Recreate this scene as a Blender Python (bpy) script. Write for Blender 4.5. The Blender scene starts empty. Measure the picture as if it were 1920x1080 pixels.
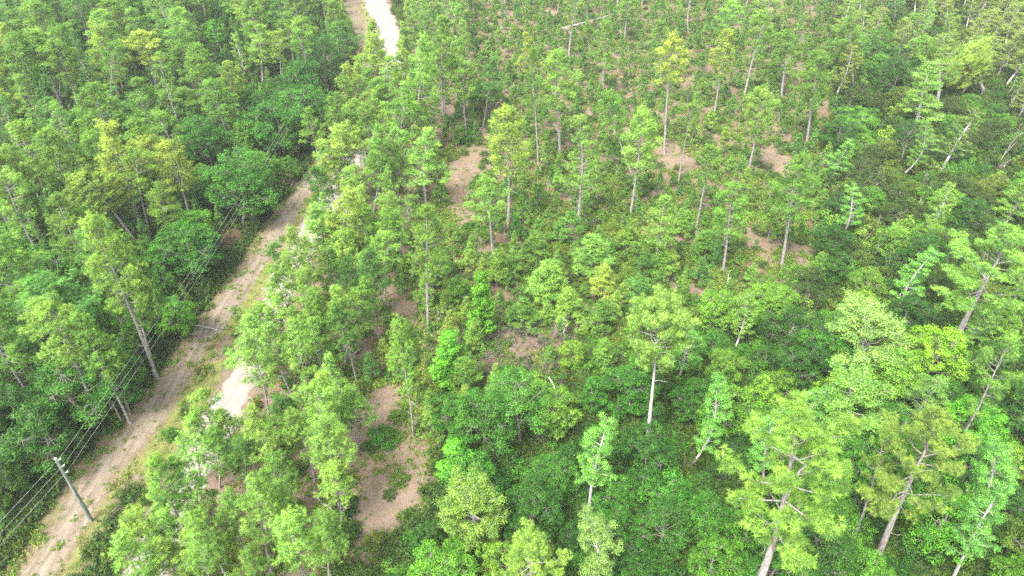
import bpy, math, random
import numpy as np
from mathutils import Vector, Matrix
R_=math.radians
scene=bpy.context.scene
# ------------------------------------------------------------------ camera
HC=62.0; PITCH=37.0; F_PX=1350.0
cam=bpy.data.cameras.new('camera'); co=bpy.data.objects.new('camera',cam); scene.collection.objects.link(co)
co.location=(0,0,HC); co.rotation_euler=(R_(90-PITCH),0,0)
cam.sensor_width=36; cam.lens=36*F_PX/1920; cam.clip_end=6000; cam.clip_start=.5
scene.camera=co
# ------------------------------------------------------------------ light: bright overcast
SUN_EL,SUN_AZ=58,215
w=bpy.data.worlds.new('World'); scene.world=w; w.use_nodes=True
nt=w.node_tree; bg=nt.nodes['Background']; sk=nt.nodes.new('ShaderNodeTexSky'); sk.sky_type='NISHITA'; sk.sun_disc=False
sk.sun_elevation=R_(SUN_EL); sk.sun_rotation=R_(SUN_AZ); sk.dust_density=3; sk.air_density=1.0
hs=nt.nodes.new('ShaderNodeHueSaturation'); hs.inputs['Saturation'].default_value=.2; nt.links.new(sk.outputs[0],hs.inputs['Color']); nt.links.new(hs.outputs[0],bg.inputs[0]); bg.inputs[1].default_value=.14
sl=bpy.data.lights.new('sun','SUN'); sl.energy=1.6; sl.angle=R_(16); sl.color=(1,.955,.88)
so=bpy.data.objects.new('sun',sl); scene.collection.objects.link(so)
sd=Vector((math.sin(R_(SUN_AZ))*math.cos(R_(SUN_EL)),math.cos(R_(SUN_AZ))*math.cos(R_(SUN_EL)),math.sin(R_(SUN_EL))))
so.rotation_euler=sd.to_track_quat('Z','Y').to_euler()
vs=scene.view_settings; vs.view_transform='Standard'; vs.look='None'; vs.gamma=1; vs.exposure=2.36
cy=scene.cycles; cy.max_bounces=5; cy.diffuse_bounces=4; cy.glossy_bounces=1; cy.transmission_bounces=3; cy.transparent_max_bounces=4
cy.use_denoising=False; cy.denoiser='OPENIMAGEDENOISE'; cy.denoising_prefilter='ACCURATE'; cy.denoising_input_passes='RGB_ALBEDO_NORMAL'; cy.use_adaptive_sampling=False; cy.caustics_reflective=False; cy.sample_clamp_indirect=2.0; cy.sample_clamp_direct=8.0; cy.caustics_refractive=False
# ------------------------------------------------------------------ projection helpers (photo pixels <-> places on the ground)
th=R_(PITCH); ST,CT=math.sin(th),math.cos(th)
def at(u,v,z=0.0):
    x=(u-960)/F_PX; y=(v-540)/F_PX; t=(HC-z)/(ST+y*CT); return x*t,(CT-y*ST)*t
def proj(x,y,z):
    d=HC-z; dep=y*CT+d*ST; up=-y*ST+d*CT
    dep=np.maximum(dep,1e-3) if isinstance(dep,np.ndarray) else max(dep,1e-3)
    return 960+F_PX*x/dep, 540+F_PX*up/dep, dep
def basetop(ub,vb,ut,vt):
    x,y=at(ub,vb); yy=(vt-540)/F_PX; t=y/(CT-yy*ST); return x,y,HC-t*(ST+yy*CT),(ut-960)/F_PX*t-x
# ------------------------------------------------------------------ mesh helpers
class MB:
    def __init__(s): s.v=[];s.f4=[];s.f3=[];s.n=0;s.t=[];s.c=[]
    def add(s,v,f,tone=.5,cn=None):
        v=np.asarray(v,dtype=np.float32).reshape(-1,3); f=np.asarray(f,dtype=np.int64)
        (s.f4 if f.shape[1]==4 else s.f3).append(f+s.n); s.v.append(v); s.n+=len(v)
        s.t.append(np.broadcast_to(np.asarray(tone,dtype=np.float32),(len(v),)))
        s.c.append(np.zeros((len(v),3),np.float32) if cn is None else np.asarray(cn,np.float32))
    def mesh(s,name,mat,smooth=False):
        me=bpy.data.meshes.new(name); v=np.concatenate(s.v)
        f4=np.concatenate(s.f4) if s.f4 else np.zeros((0,4),int); f3=np.concatenate(s.f3) if s.f3 else np.zeros((0,3),int)
        me.vertices.add(len(v)); me.vertices.foreach_set('co',v.ravel())
        lo=np.concatenate([f4.ravel(),f3.ravel()]).astype(np.int32); me.loops.add(len(lo)); me.loops.foreach_set('vertex_index',lo)
        n=len(f4)+len(f3); me.polygons.add(n)
        st=np.concatenate([np.arange(len(f4))*4,len(f4)*4+np.arange(len(f3))*3]).astype(np.int32); me.polygons.foreach_set('loop_start',st)
        me.polygons.foreach_set('use_smooth',np.full(n,smooth,dtype=bool))
        me.update(calc_edges=True)
        a=me.attributes.new('tone','FLOAT','POINT'); a.data.foreach_set('value',np.concatenate(s.t))
        if any(c.any() for c in s.c): me.attributes.new('cn','FLOAT_VECTOR','POINT').data.foreach_set('vector',np.concatenate(s.c).ravel())
        for m in (mat if isinstance(mat,(list,tuple)) else [mat]): me.materials.append(m)
        return me
def unit(a): return a/np.maximum(np.linalg.norm(a,axis=-1,keepdims=True),1e-9)
def tube(mb,P,r,k=6,tone=.5):
    P=np.asarray(P,float); n=len(P); r=np.broadcast_to(np.asarray(r,float),(n,))
    T=unit(np.gradient(P,axis=0)); ref=np.array([0,0,1.]) if abs(T[0,2])<.8 else np.array([1.,0,0])
    A=unit(np.cross(T,ref)); B=np.cross(T,A); a=np.arange(k)*2*math.pi/k
    V=P[:,None]+r[:,None,None]*(np.cos(a)[None,:,None]*A[:,None]+np.sin(a)[None,:,None]*B[:,None])
    i=np.arange(n-1)[:,None]*k; j=np.arange(k)[None]; j2=(j+1)%k
    F=np.stack([i+j,i+j2,i+k+j2,i+k+j],-1).reshape(-1,4); mb.add(V.reshape(-1,3),F,tone)
    mb.add(V[-1],[[q,(q+1)%k,(q+2)%k] for q in range(0,k-2)] if k==3 else [[0,q,q+1] for q in range(1,k-1)],tone)
def needles(mb,P,D,L,W,tone,rng,cn=None):
    S=unit(np.cross(D,rng.normal(size=D.shape))); W=np.asarray(W)*np.ones(len(P)); L=np.asarray(L)*np.ones(len(P))
    V=np.stack([P-S*W[:,None]/2,P+S*W[:,None]/2,P+D*L[:,None]],1).reshape(-1,3)
    mb.add(V,np.arange(len(P)*3).reshape(-1,3),np.repeat(tone,3),None if cn is None else np.repeat(cn,3,0))
def leaves(mb,P,D,N,L,W,tone,cn=None):
    S=unit(np.cross(D,N)); L=(np.asarray(L)*np.ones(len(P)))[:,None]; W=(np.asarray(W)*np.ones(len(P)))[:,None]
    V=np.stack([P,P+D*L*.45+S*W/2,P+D*L,P+D*L*.45-S*W/2],1).reshape(-1,3)
    mb.add(V,np.arange(len(P)*4).reshape(-1,4),np.repeat(tone,4),None if cn is None else np.repeat(cn,4,0))
# ------------------------------------------------------------------ materials
def newmat(name):
    m=bpy.data.materials.new(name); m.use_nodes=True; t=m.node_tree; t.nodes.clear(); return m,t
def N(t,typ,**k):
    n=t.nodes.new(typ)
    for a,b in k.items():
        if a.startswith('i_'): n.inputs[int(a[2:])].default_value=b
        else: setattr(n,a,b)
    return n
def mix(t,fac,a,b,mode='MIX'):
    n=t.nodes.new('ShaderNodeMix'); n.data_type='RGBA'; n.blend_type=mode
    for i,x in ((0,fac),(6,a),(7,b)):
        if hasattr(x,'links'): t.links.new(x,n.inputs[i])
        elif isinstance(x,(int,float)): n.inputs[i].default_value=x
        else: n.inputs[i].default_value=(*x,1) if len(x)==3 else x
    return n.outputs[2]
def ramp(t,fac,stops):
    n=t.nodes.new('ShaderNodeValToRGB'); t.links.new(fac,n.inputs[0]); e=n.color_ramp.elements
    while len(e)<len(stops): e.new(.5)
    for q,(p,c) in zip(e,stops): q.position=p; q.color=(*c,1) if len(c)==3 else c
    return n.outputs[0]
def foliage_mat(name,palette=None,trans=.35,fresh_lit=(1.55,1.45,.95),old_shaded=(.42,.52,.45)):  # new and older growth tints, spread wider to paint in highlights and shade
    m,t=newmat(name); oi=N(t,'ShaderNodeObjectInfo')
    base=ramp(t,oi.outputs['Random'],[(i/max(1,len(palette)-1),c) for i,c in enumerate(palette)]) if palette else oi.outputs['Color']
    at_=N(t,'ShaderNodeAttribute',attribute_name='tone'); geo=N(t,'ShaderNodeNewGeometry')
    c=mix(t,at_.outputs['Fac'],mix(t,1.0,base,old_shaded,'MULTIPLY'),mix(t,1.0,base,fresh_lit,'MULTIPLY'))
    isl=ramp(t,geo.outputs['Random Per Island'],[(0,(.72,.74,.78)),(.5,(1,1,1)),(1,(1.25,1.2,1.0))])
    c=mix(t,1.0,c,isl,'MULTIPLY')
    ca=N(t,'ShaderNodeAttribute',attribute_name='cn'); vt=N(t,'ShaderNodeVectorTransform',vector_type='NORMAL',convert_from='OBJECT',convert_to='WORLD'); t.links.new(ca.outputs['Vector'],vt.inputs[0])
    a1=N(t,'ShaderNodeVectorMath',operation='SCALE'); a1.inputs['Scale'].default_value=1.3; t.links.new(vt.outputs[0],a1.inputs[0]); a2=N(t,'ShaderNodeVectorMath',operation='ADD'); t.links.new(a1.outputs[0],a2.inputs[0]); t.links.new(geo.outputs['Normal'],a2.inputs[1])
    a3=N(t,'ShaderNodeVectorMath',operation='NORMALIZE'); t.links.new(a2.outputs[0],a3.inputs[0])
    p=N(t,'ShaderNodeBsdfPrincipled'); p.inputs['Roughness'].default_value=.55; p.inputs['Specular IOR Level'].default_value=.3; t.links.new(a3.outputs[0],p.inputs['Normal'])
    tr=N(t,'ShaderNodeBsdfTranslucent'); ms=N(t,'ShaderNodeMixShader'); ms.inputs[0].default_value=trans; o=N(t,'ShaderNodeOutputMaterial')
    t.links.new(c,p.inputs['Base Color']); t.links.new(mix(t,1.0,c,(1.1,1.2,.6),'MULTIPLY'),tr.inputs[0])
    t.links.new(p.outputs[0],ms.inputs[1]); t.links.new(tr.outputs[0],ms.inputs[2]); t.links.new(ms.outputs[0],o.inputs[0]); return m
def bark_mat(name,c1,c2,rand=None,sc=6):
    m,t=newmat(name); tc=N(t,'ShaderNodeTexCoord'); mp=N(t,'ShaderNodeMapping'); mp.inputs['Scale'].default_value=(1,1,.25)
    t.links.new(tc.outputs['Object'],mp.inputs[0]); n=N(t,'ShaderNodeTexNoise'); n.inputs['Scale'].default_value=sc; n.inputs['Detail'].default_value=5
    t.links.new(mp.outputs[0],n.inputs[0]); c=ramp(t,n.outputs[0],[(.35,c1),(.65,c2)])
    p=N(t,'ShaderNodeBsdfPrincipled'); p.inputs['Roughness'].default_value=.9; p.inputs['Specular IOR Level'].default_value=.1
    b=N(t,'ShaderNodeBump'); b.inputs['Strength'].default_value=.6; b.inputs['Distance'].default_value=.03; t.links.new(n.outputs[0],b.inputs['Height']); t.links.new(b.outputs[0],p.inputs['Normal'])
    t.links.new(c,p.inputs['Base Color']); o=N(t,'ShaderNodeOutputMaterial'); t.links.new(p.outputs[0],o.inputs[0]); return m
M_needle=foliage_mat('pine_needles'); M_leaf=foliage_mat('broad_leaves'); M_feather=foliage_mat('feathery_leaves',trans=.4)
M_pbark=bark_mat('pine_bark',(.15,.13,.12),(.33,.30,.285)); M_obark=bark_mat('grey_bark',(.12,.10,.085),(.30,.27,.24))
M_wbark=bark_mat('pale_bark',(.27,.25,.23),(.50,.48,.45)); M_dead=bark_mat('dead_wood',(.26,.21,.18),(.5,.43,.38)); M_brown=bark_mat('brown_twigs',(.09,.07,.06),(.20,.165,.145))
# ------------------------------------------------------------------ tree builders (unit trees around the origin; returned as (trunk mesh, crown mesh, H, R))
def wob(rng,H,n,a):
    z=np.linspace(0,1,n); p=np.zeros((n,3)); p[:,2]=z*H
    f1,f2=rng.uniform(0,6.28,2); p[:,0]=a*(np.sin(z*4+f1)-np.sin(f1)); p[:,1]=a*(np.sin(z*3.3+f2)-np.sin(f2)); return p
def at_z(P,z):
    return np.array([np.interp(z,P[:,2],P[:,i]) for i in (0,1)]+[z])
def curve_out(p0,az,L,el0,el1,n,rng,j=.08):
    P=[p0]; 
    for i in range(n):
        e=el0+(el1-el0)*i/max(1,n-1)+rng.normal()*j*1.5; a=az+rng.normal()*j*2
        P.append(P[-1]+L/n*np.array([math.cos(a)*math.cos(e),math.sin(a)*math.cos(e),math.sin(e)])); az=az+rng.normal()*j
    return np.array(P)
def along(P,s):
    s=s*(len(P)-1); i=min(int(s),len(P)-2); return P[i]+(P[i+1]-P[i])*(s-i)
def tufts(mb,C,rng,n,rad,nn,L,W,up=.55,bias=0):
    """needle tufts in a pompom round each centre of C"""
    C=np.asarray(C); m=len(C); ct=np.clip(rng.normal(.5+bias,.24,m),0,1)
    o=unit(rng.normal(size=(m,n,3)))*rng.uniform(.35,1,(m,n,1))*np.array([rad,rad,rad*.78]); o[...,2]+=rad*.12
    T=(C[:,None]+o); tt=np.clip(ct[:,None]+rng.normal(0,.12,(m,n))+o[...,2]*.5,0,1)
    D=unit(rng.normal(size=(m,n,nn,3))+o[:,:,None]*(.9/rad)+np.array([0,0,up]))
    P=np.broadcast_to(T[:,:,None],D.shape).reshape(-1,3); D=D.reshape(-1,3); k=len(P)
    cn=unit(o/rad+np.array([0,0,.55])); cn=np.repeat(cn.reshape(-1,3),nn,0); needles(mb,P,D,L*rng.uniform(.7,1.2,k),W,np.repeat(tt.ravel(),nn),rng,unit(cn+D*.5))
def clumps(mb,C,rng,n,rad,L,W,up=.8,flat=.6,out=None,bias=0,norm_up=1.2):
    C=np.asarray(C); m=len(C); ct=np.clip(rng.normal(.48+bias,.25,m),0,1)
    o=unit(rng.normal(size=(m,n,3)))*rng.uniform(.2,1,(m,n,1))**.6*np.array([rad,rad,rad*flat])
    P=(C[:,None]+o).reshape(-1,3); k=len(P)
    Nn=unit(rng.normal(size=(k,3))*.7+np.array([0,0,norm_up])+o.reshape(-1,3)/rad*.6); D=unit(np.cross(Nn,rng.normal(size=(k,3)))+np.array([0,0,-.15]))
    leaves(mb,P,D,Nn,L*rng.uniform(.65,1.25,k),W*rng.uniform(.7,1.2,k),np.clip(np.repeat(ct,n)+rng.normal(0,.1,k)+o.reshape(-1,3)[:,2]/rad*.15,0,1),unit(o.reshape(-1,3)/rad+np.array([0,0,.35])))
def pine(seed,H=18,cb=.52,R=3.0,nl=40,shape='round',k=5,tn=7,nn=12,nL=.3,nW=.034,tr=.2,rad=.6,el=(-.1,.75),stubs=8,a=.18,skip=.0,bark=None,fmat=None,lobes=0,bias=0):
    rng=np.random.default_rng(seed); tb=MB(); fb=MB(); P=wob(rng,H*.985,16,a); zz=P[:,2]/H
    tube(tb,P,tr*(1-zz*.9)*(1+.25*np.exp(-zz*30)),8); az=rng.uniform(0,6.28); C=[]
    la=rng.uniform(0,6.28)
    for i in range(nl):
        t=(i+rng.uniform(0,1))/nl; az+=2.4+rng.normal()*.3
        if rng.random()<skip: continue
        z=H*(cb+(1-cb)*t*.985)
        if shape=='round': e=R*(max(0,1-t)**.5)*(.5+.5*min(1,t/.28))
        elif shape=='flat': e=R*(max(0,1-t)**.32)*(.3+.7*min(1,t/.5))
        else: e=R*((1-t)**.8)
        if lobes: e*=1+.35*math.sin(az*lobes+la)
        L=max(.25,e*rng.uniform(.6,1.15)); e0=el[0]+(el[1]-el[0])*t+rng.normal()*.12
        B=curve_out(at_z(P,z),az,L,e0,e0+.45,4,rng); r0=tr*.26*(L/R)**.6
        tube(tb,B,np.linspace(r0,.012,5),4)
        nk=max(1,int(round(k*L/R+.4)))
        for q in range(nk):
            s=1 if q==0 else rng.uniform(.4,.97); b=along(B,s)
            if q==0: C.append(b); continue
            T=curve_out(b,az+rng.choice([-1,1])*rng.uniform(.4,1.2),rng.uniform(.35,1.0)*min(1,L/1.6),e0+.3,e0+.8,2,rng); tube(tb,T,[.018,.013,.008],3); C.append(T[-1])
    C.append(P[-1]); C.append(P[-1]-[0,0,.3])
    for i in range(stubs):
        z=H*(cb*rng.uniform(.45,1)); B=curve_out(at_z(P,z),rng.uniform(0,6.28),rng.uniform(.5,1.7),rng.uniform(-.2,.5),.2,3,rng,.2); tube(tb,B,np.linspace(.035,.01,4),3)
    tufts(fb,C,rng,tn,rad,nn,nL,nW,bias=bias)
    return tb.mesh('pine_trunk',bark or M_pbark,True),fb.mesh('pine_crown',fmat or M_needle),H,R
def broad(seed,H=11,R=3.6,cb=.25,nlobe=11,nc=20,n=42,L=.2,W=.12,tr=.17,narrow=False,bark=None,fmat=None,rad=.5,bare=0,up=.35,flat=.6):
    rng=np.random.default_rng(seed); tb=MB(); fb=MB(); P=wob(rng,H*.8,10,.25); zz=P[:,2]/H
    tube(tb,P,tr*(1-zz*.95)+.02,7); C=[]
    for i in range(nlobe):
        t=(i+.5)/nlobe; a=i*2.4+rng.normal()*.3
        if narrow: z=H*(cb+(1-cb)*t*.92); rr=R*(1-t)**.7*.55*rng.uniform(.6,1.1); lr=R*(1-t*.75)*.55
        else: z=H*(cb+.12+(.80-cb)*t); rr=R*math.sqrt(max(.02,1-(t*1.0-.15)**2))*.62*rng.uniform(.75,1.15)*(1 if t<.85 else .35); lr=R*rng.uniform(.33,.5)
        c=np.array([math.cos(a)*rr,math.sin(a)*rr,z]); p0=at_z(P,max(.1,min(z*.78,H*.78)))
        mid=(p0+c)/2+np.array([0,0,-.1*rr])+rng.normal(size=3)*.15; B=np.array([p0,mid,c]); tube(tb,B,[tr*.42*(1-t*.5),tr*.28*(1-t*.5),.025],5)
        D=unit(rng.normal(size=(nc,3))+np.array([0,0,up])+np.array([math.cos(a),math.sin(a),0])*.4)
        for d in D:
            e=c+d*lr*rng.uniform(.75,1.1)*np.array([1,1,.8]); e[2]=max(e[2],.3)
            if rng.random()<.35: tube(tb,np.array([c,(c+e)/2+rng.normal(size=3)*.08,e+d*bare]),[.025,.017,.008],3)
            C.append(e)
    C.append(P[-1]+[0,0,H*.12])
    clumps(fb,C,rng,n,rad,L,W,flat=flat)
    return tb.mesh('broadleaf_trunk',bark or M_obark,True),fb.mesh('broadleaf_crown',fmat or M_leaf),H,R
def cypress(seed,H=14,R=2.6,cb=.35,nl=34,tr=.17,lean=.5,dens=5,shape='flat',white=True):
    """pale limbed tree with feathery sprays at the limb ends"""
    rng=np.random.default_rng(seed); tb=MB(); fb=MB(); P=wob(rng,H*.97,14,lean); zz=P[:,2]/H; tube(tb,P,tr*(1-zz*.85)+.01,7); C=[]; az=rng.uniform(0,6)
    for i in range(nl):
        t=(i+rng.random())/nl; az+=2.4+rng.normal()*.4; z=H*(cb+(1-cb)*t*.97)
        e=R*(max(0,1-t)**.45)*(.45+.55*min(1,t/.45)) if shape=='flat' else R*(1-t)**.7
        L=max(.4,e*rng.uniform(.55,1.2)); B=curve_out(at_z(P,z),az,L,.15+.5*t,.75,5,rng,.2); tube(tb,B,np.linspace(.05*(L/R)+.012,.012,6),4)
        for q in range(max(2,int(dens*L/R+1))):
            s=rng.uniform(.35,1); b=along(B,s); T=curve_out(b,az+rng.normal()*1.0,rng.uniform(.35,.9),.2,.8,3,rng,.25); tube(tb,T,[.02,.014,.01,.006],3)
            C+= [along(T,.45),T[-1],along(T,.75)]
    C.append(P[-1]); clumps(fb,C,rng,34,.36,.17,.06,flat=.5,norm_up=.7)
    return tb.mesh('cypress_trunk',M_wbark if white else M_obark,True),fb.mesh('cypress_crown',M_feather),H,R
def shrub(seed,H=2.2,R=1.5,ns=26,n=40,L=.15,W=.09,rad=.34,bare=.0,bark=None,fmat=None,stem=.02):
    rng=np.random.default_rng(seed); tb=MB(); fb=MB(); C=[]
    for i in range(ns):
        a=rng.uniform(0,6.28); e=math.acos(rng.uniform(0.02,1)); d=np.array([math.cos(a)*math.sin(e)*R,math.sin(a)*math.sin(e)*R,math.cos(e)*H*.92])*rng.uniform(.7,1.08); d[2]=max(d[2],.2)
        B=np.array([rng.normal(size=3)*[.1,.1,0],d*[.4,.4,.55]+rng.normal(size=3)*.06,d*(1+bare)]); tube(tb,B,[stem,stem*.75,stem*.35],3); C.append(d)
        for q in range(2): C.append(d*rng.uniform(.6,.95)+rng.normal(size=3)*rad*.7)
    C=np.array(C); C[:,2]=np.maximum(C[:,2],.12); clumps(fb,C,rng,n//1,rad,L,W)
    return tb.mesh('shrub_stems',bark or M_obark),fb.mesh('shrub_leaves',fmat or M_leaf),H,R
def bare(seed,H=5,R=1.8,n0=1,depth=4,tr=.09,mat=None,spread=.6):
    rng=np.random.default_rng(seed); tb=MB()
    def rec(p,az,el,L,r,d):
        B=curve_out(p,az,L,el,el+.1,3,rng,.15); tube(tb,B,np.linspace(r,r*.55,4),5 if d==depth else 3)
        if d==0: return
        for q in range(rng.integers(2,4)):
            b=along(B,rng.uniform(.4,1)); rec(b,az+rng.normal()*1.5,min(1.5,el-rng.uniform(0,spread)+.15),L*rng.uniform(.5,.75),r*.5,d-1)
    for q in range(n0): rec(np.array([rng.normal()*.1*n0,rng.normal()*.1*n0,0.]),rng.uniform(0,6.28),1.45 if n0==1 else rng.uniform(.7,1.4),H*.45,tr,depth)
    return tb.mesh('bare_branches',mat or M_dead),None,H,R
# ------------------------------------------------------------------ prototypes
PR={}
PR['tall']=[pine(11,20,.47,3.3,50,k=7,tn=9,nn=21),pine(12,20,.5,3.0,44,k=7,tn=9,nn=21,lobes=2),pine(13,20,.42,3.4,50,k=7,tn=9,nn=21,lobes=3,skip=.1),pine(14,20,.55,3.2,40,'flat',k=8,tn=9,nn=21),pine(15,20,.45,2.9,50,k=7,tn=8,nn=21,skip=.15)]
PR['tall']+=[pine(16,20,.34,3.6,54,'cone',k=7,tn=8,nn=21,skip=.12,el=(.1,.8)),pine(17,20,.5,3.8,34,'flat',k=8,tn=8,nn=21,skip=.28,lobes=2,a=.35),pine(18,20,.4,3.2,40,'round',k=6,tn=7,nn=21,skip=.3,a=.4,stubs=14),
 pine(19,20,.62,2.6,30,'round',k=7,tn=9,nn=21,lobes=2,stubs=12),pine(20,20,.3,3.0,46,'round',k=5,tn=7,nn=21,skip=.25,a=.3)]
PR['big']=[pine(21,22,.5,5.0,38,'flat',k=12,tn=9,nn=28,nL=.32,nW=.03,tr=.34,rad=.44,stubs=6,lobes=3,skip=.14,el=(-.15,.7),a=.4),
           pine(22,22,.45,5.2,44,'round',k=13,tn=10,nn=28,nL=.32,nW=.03,tr=.36,rad=.5,stubs=6,lobes=3,skip=.12,el=(-.1,.6))]
PR['crown']=[pine(23,19,.65,4.6,52,'flat',k=15,tn=11,nn=26,nL=.3,nW=.032,tr=.27,rad=.5,stubs=3,a=.1,bark=M_wbark,el=(-.05,.6))]
PR['slim']=[pine(31,14,.42,1.9,38,k=5,tn=7,nn=21,tr=.12,rad=.52,skip=.2),pine(32,14,.5,1.8,34,k=5,tn=7,nn=21,tr=.11,rad=.52,skip=.25),pine(33,14,.36,2.0,44,'cone',k=4,tn=8,nn=21,tr=.12,rad=.5,skip=.1),pine(34,14,.46,2.1,36,'flat',k=6,tn=7,nn=21,tr=.12,rad=.52,lobes=2,skip=.15)]
PR['young']=[pine(41,5,.08,1.5,34,'cone',k=4,tn=8,nn=14,nL=.24,nW=.036,tr=.06,rad=.28,el=(.3,1.1),stubs=0,a=.05),pine(42,5,.12,1.3,28,'round',k=4,tn=8,nn=14,nL=.24,nW=.036,tr=.06,rad=.26,el=(.4,1.1),stubs=0,a=.08),
             pine(43,5,.05,1.7,38,'cone',k=4,tn=8,nn=14,nL=.24,nW=.036,tr=.06,rad=.27,el=(.2,1.0),stubs=0,a=.05,skip=.1)]
PR['oak']=[broad(51,10,3.6,.2,13,26),broad(52,10,3.4,.25,11,28,L=.17),broad(53,10,3.8,.15,15,24)]
PR['oak']+=[broad(58,10,3.5,.2,8,30,rad=.45),broad(59,11,3.2,.15,10,22,up=.1,flat=.8),broad(60,9,3.9,.2,18,15,L=.16,W=.1,rad=.55)]
PR['oakopen']=[broad(54,11,3.2,.3,10,18,bare=.35,L=.18,W=.09),broad(55,12,2.6,.25,10,18,bare=.3,L=.2)]
PR['narrow']=[broad(56,7,1.5,.12,13,16,narrow=True,L=.2,W=.15,tr=.08,rad=.36),broad(57,7,1.3,.1,14,14,narrow=True,L=.2,W=.14,tr=.08,rad=.34)]
PR['cyp']=[cypress(61,14,2.4),cypress(62,14,2.8,.3,38,dens=6),cypress(63,14,2.2,.22,44,shape='cone'),cypress(64,14,2.7,.25,44,lean=.7,dens=6),cypress(67,14,3.0,.2,50,dens=6,lean=.4)]
PR['willow']=[cypress(65,9,3.6,.15,64,dens=9,lean=.3,tr=.16),cypress(66,9,3.4,.2,60,dens=9,lean=.4,tr=.14)]
PR['shrub']=[shrub(71),shrub(72,1.8,1.7,30),shrub(73,2.6,1.4,28,L=.12,W=.08),shrub(74,2.0,1.6,26,bare=.25,n=26)]
PR['bare']=[bare(81),bare(82,5,1.8,3,3,.05),bare(83,5,1.6,1,4,.1)]
PR['brush']=[bare(84,2.6,1.3,26,3,.034,M_brown,.8),bare(85,2.2,1.4,28,3,.03,M_brown,.9),bare(86,2.4,1.5,24,3,.032,M_brown,1.0)]
INFO={'tall':('pine_tree','pine tree','tall pine'),'big':('pine_tree','pine tree','broad pine'),'crown':('pine_tree','pine tree','flat topped pine'),'slim':('slender_pine','slender pine','slender pine'),
 'young':('young_pine','young pine','young pine'),'oak':('broadleaf_tree','broadleaf tree','broadleaf tree'),'oakopen':('broadleaf_tree','broadleaf tree','open broadleaf tree'),
 'narrow':('broadleaf_sapling','sapling','leafy sapling'),'cyp':('cypress_tree','cypress tree','feathery tree'),'willow':('feathery_tree','feathery tree','wide feathery tree'),'shrub':('shrub','shrub','shrub'),
 'bare':('bare_tree','bare tree','bare tree'),'brush':('dead_brush','dead brush','clump of dead brush')}
# palette of leaf colours
PG=(.142,.282,.05);PY=(.25,.36,.075);PL=(.20,.365,.078);PB=(.105,.26,.06);PD=(.075,.185,.03)
OG=(.055,.185,.02);OD=(.038,.125,.015);YG=(.23,.43,.03);CY=(.165,.40,.085);DK=(.05,.098,.012);OL=(.13,.20,.027);BG=(.11,.33,.025);RD=(.24,.22,.06)
TINT={PG:'mid green',PY:'yellow green',PL:'pale green',PB:'bluish green',PD:'dark green',OG:'deep green',OD:'dark green',YG:'bright yellow green',CY:'pale mint green',DK:'dark olive',OL:'olive',BG:'vivid green',RD:'rusty yellow'}
G2_=(.11,.24,.03)
THINGS=[]   # dicts: kind,x,y,h,r,lean(dx,dy),col,label,key
RNG=np.random.default_rng(5)
def put(kind,x,y,h,r,col,lean=(0,0),label=None,proto=None,extra=''):
    THINGS.append(dict(kind=kind,x=x,y=y,h=h,r=r,col=col,lean=lean,label=label,proto=proto,extra=extra))
def KB(kind,b,t,rpx,col,label=None,proto=None):        # base and top given as photo points, crown radius as photo length
    x,y,h,dx=basetop(b[0],b[1],t[0],t[1]); _,_,dep=proj(x,y,h*.8); put(kind,x,y,h,rpx*dep/F_PX,col,(dx,0),label,proto)
def KT(kind,t,h,rpx,col,label=None,proto=None,dx=0):         # only the top seen: height assumed
    x,y=at(t[0],t[1],h); _,_,dep=proj(x,y,h*.8); put(kind,x-dx,y,h,rpx*dep/F_PX,col,(dx,0),label,proto)
#@KEYS
# ---- left forest
KB('tall',(295,710),(180,405),66,PL,'tall pale green pine leaning over the left edge of the dirt track',0)
KB('tall',(290,690),(232,470),38,PG,'thin green pine close behind the tall leaning pine by the track')
KB('tall',(272,476),(150,330),66,PY,'yellow topped pine with a wide crown left of the round oaks',3)
KB('tall',(285,455),(262,290),48,PG,'green pine with a bare forked trunk right of the yellow topped pine')
KT('tall',(195,238),19,56,PY,'yellow green pine with domed crown high in the left forest',2)
KB('tall',(307,205),(262,60),40,PY,'small yellow crowned pine with a long bare trunk in the upper left forest')
KB('tall',(232,225),(180,52),48,PY,'yellow capped pine beside the long bare trunk in the upper left forest',2)
KB('tall',(130,235),(68,58),44,PG,'round green pine in the stand at the upper left corner')
KB('tall',(112,230),(118,48),32,PG); KB('tall',(85,245),(30,70),40,PG)
KB('tall',(160,245),(100,80),36,PG); KB('tall',(200,240),(220,90),34,PG)
KB('tall',(495,170),(482,48),34,PL,'pale pine with reddish branches above the big dark oak',4)
KB('tall',(530,175),(515,62),28,PY,'thin yellowish pine right of the pale pine above the dark oak')
KB('cyp',(465,165),(450,60),24,PL,'pale silvery tree with forked white limbs left of the pale pine')
KB('cyp',(418,105),(405,40),26,BG,'vivid green tree with a white fork in the upper left forest')
KT('oak',(510,190),11,66,OG,'big deep green oak at the bend of the dirt track',0)
KT('oak',(570,160),11,48,(.06,.2,.025),'yellow green sided oak right behind the big deep green oak')
KT('oak',(372,222),10,48,OG,'round deep green oak in the middle of the left forest')
KB('oak',(455,425),(450,290),64,OG,'round deep green oak standing on the left edge of the dirt track',2)
KT('oak',(335,425),9,64,OG,'wide deep green oak left of the brown straw patch by the track',1)
KT('oak',(355,392),8,38,BG,'vivid green oak above the wide oak beside the track')
KT('oak',(318,565),6,38,BG,'small vivid green oak overhanging the power lines')
KT('tall',(80,570),17,72,PL,'pale green pine with a fan of white limbs at the left edge',3)
KT('tall',(150,590),16,50,PG,'mid green pine right of the fan limbed pine')
KT('oakopen',(120,690),9,84,OG,'broad grey branched tree at the lower left edge of the forest',0)
KT('oak',(50,770),9,70,OD,'dark green oak at the left edge above the utility pole')
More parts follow.
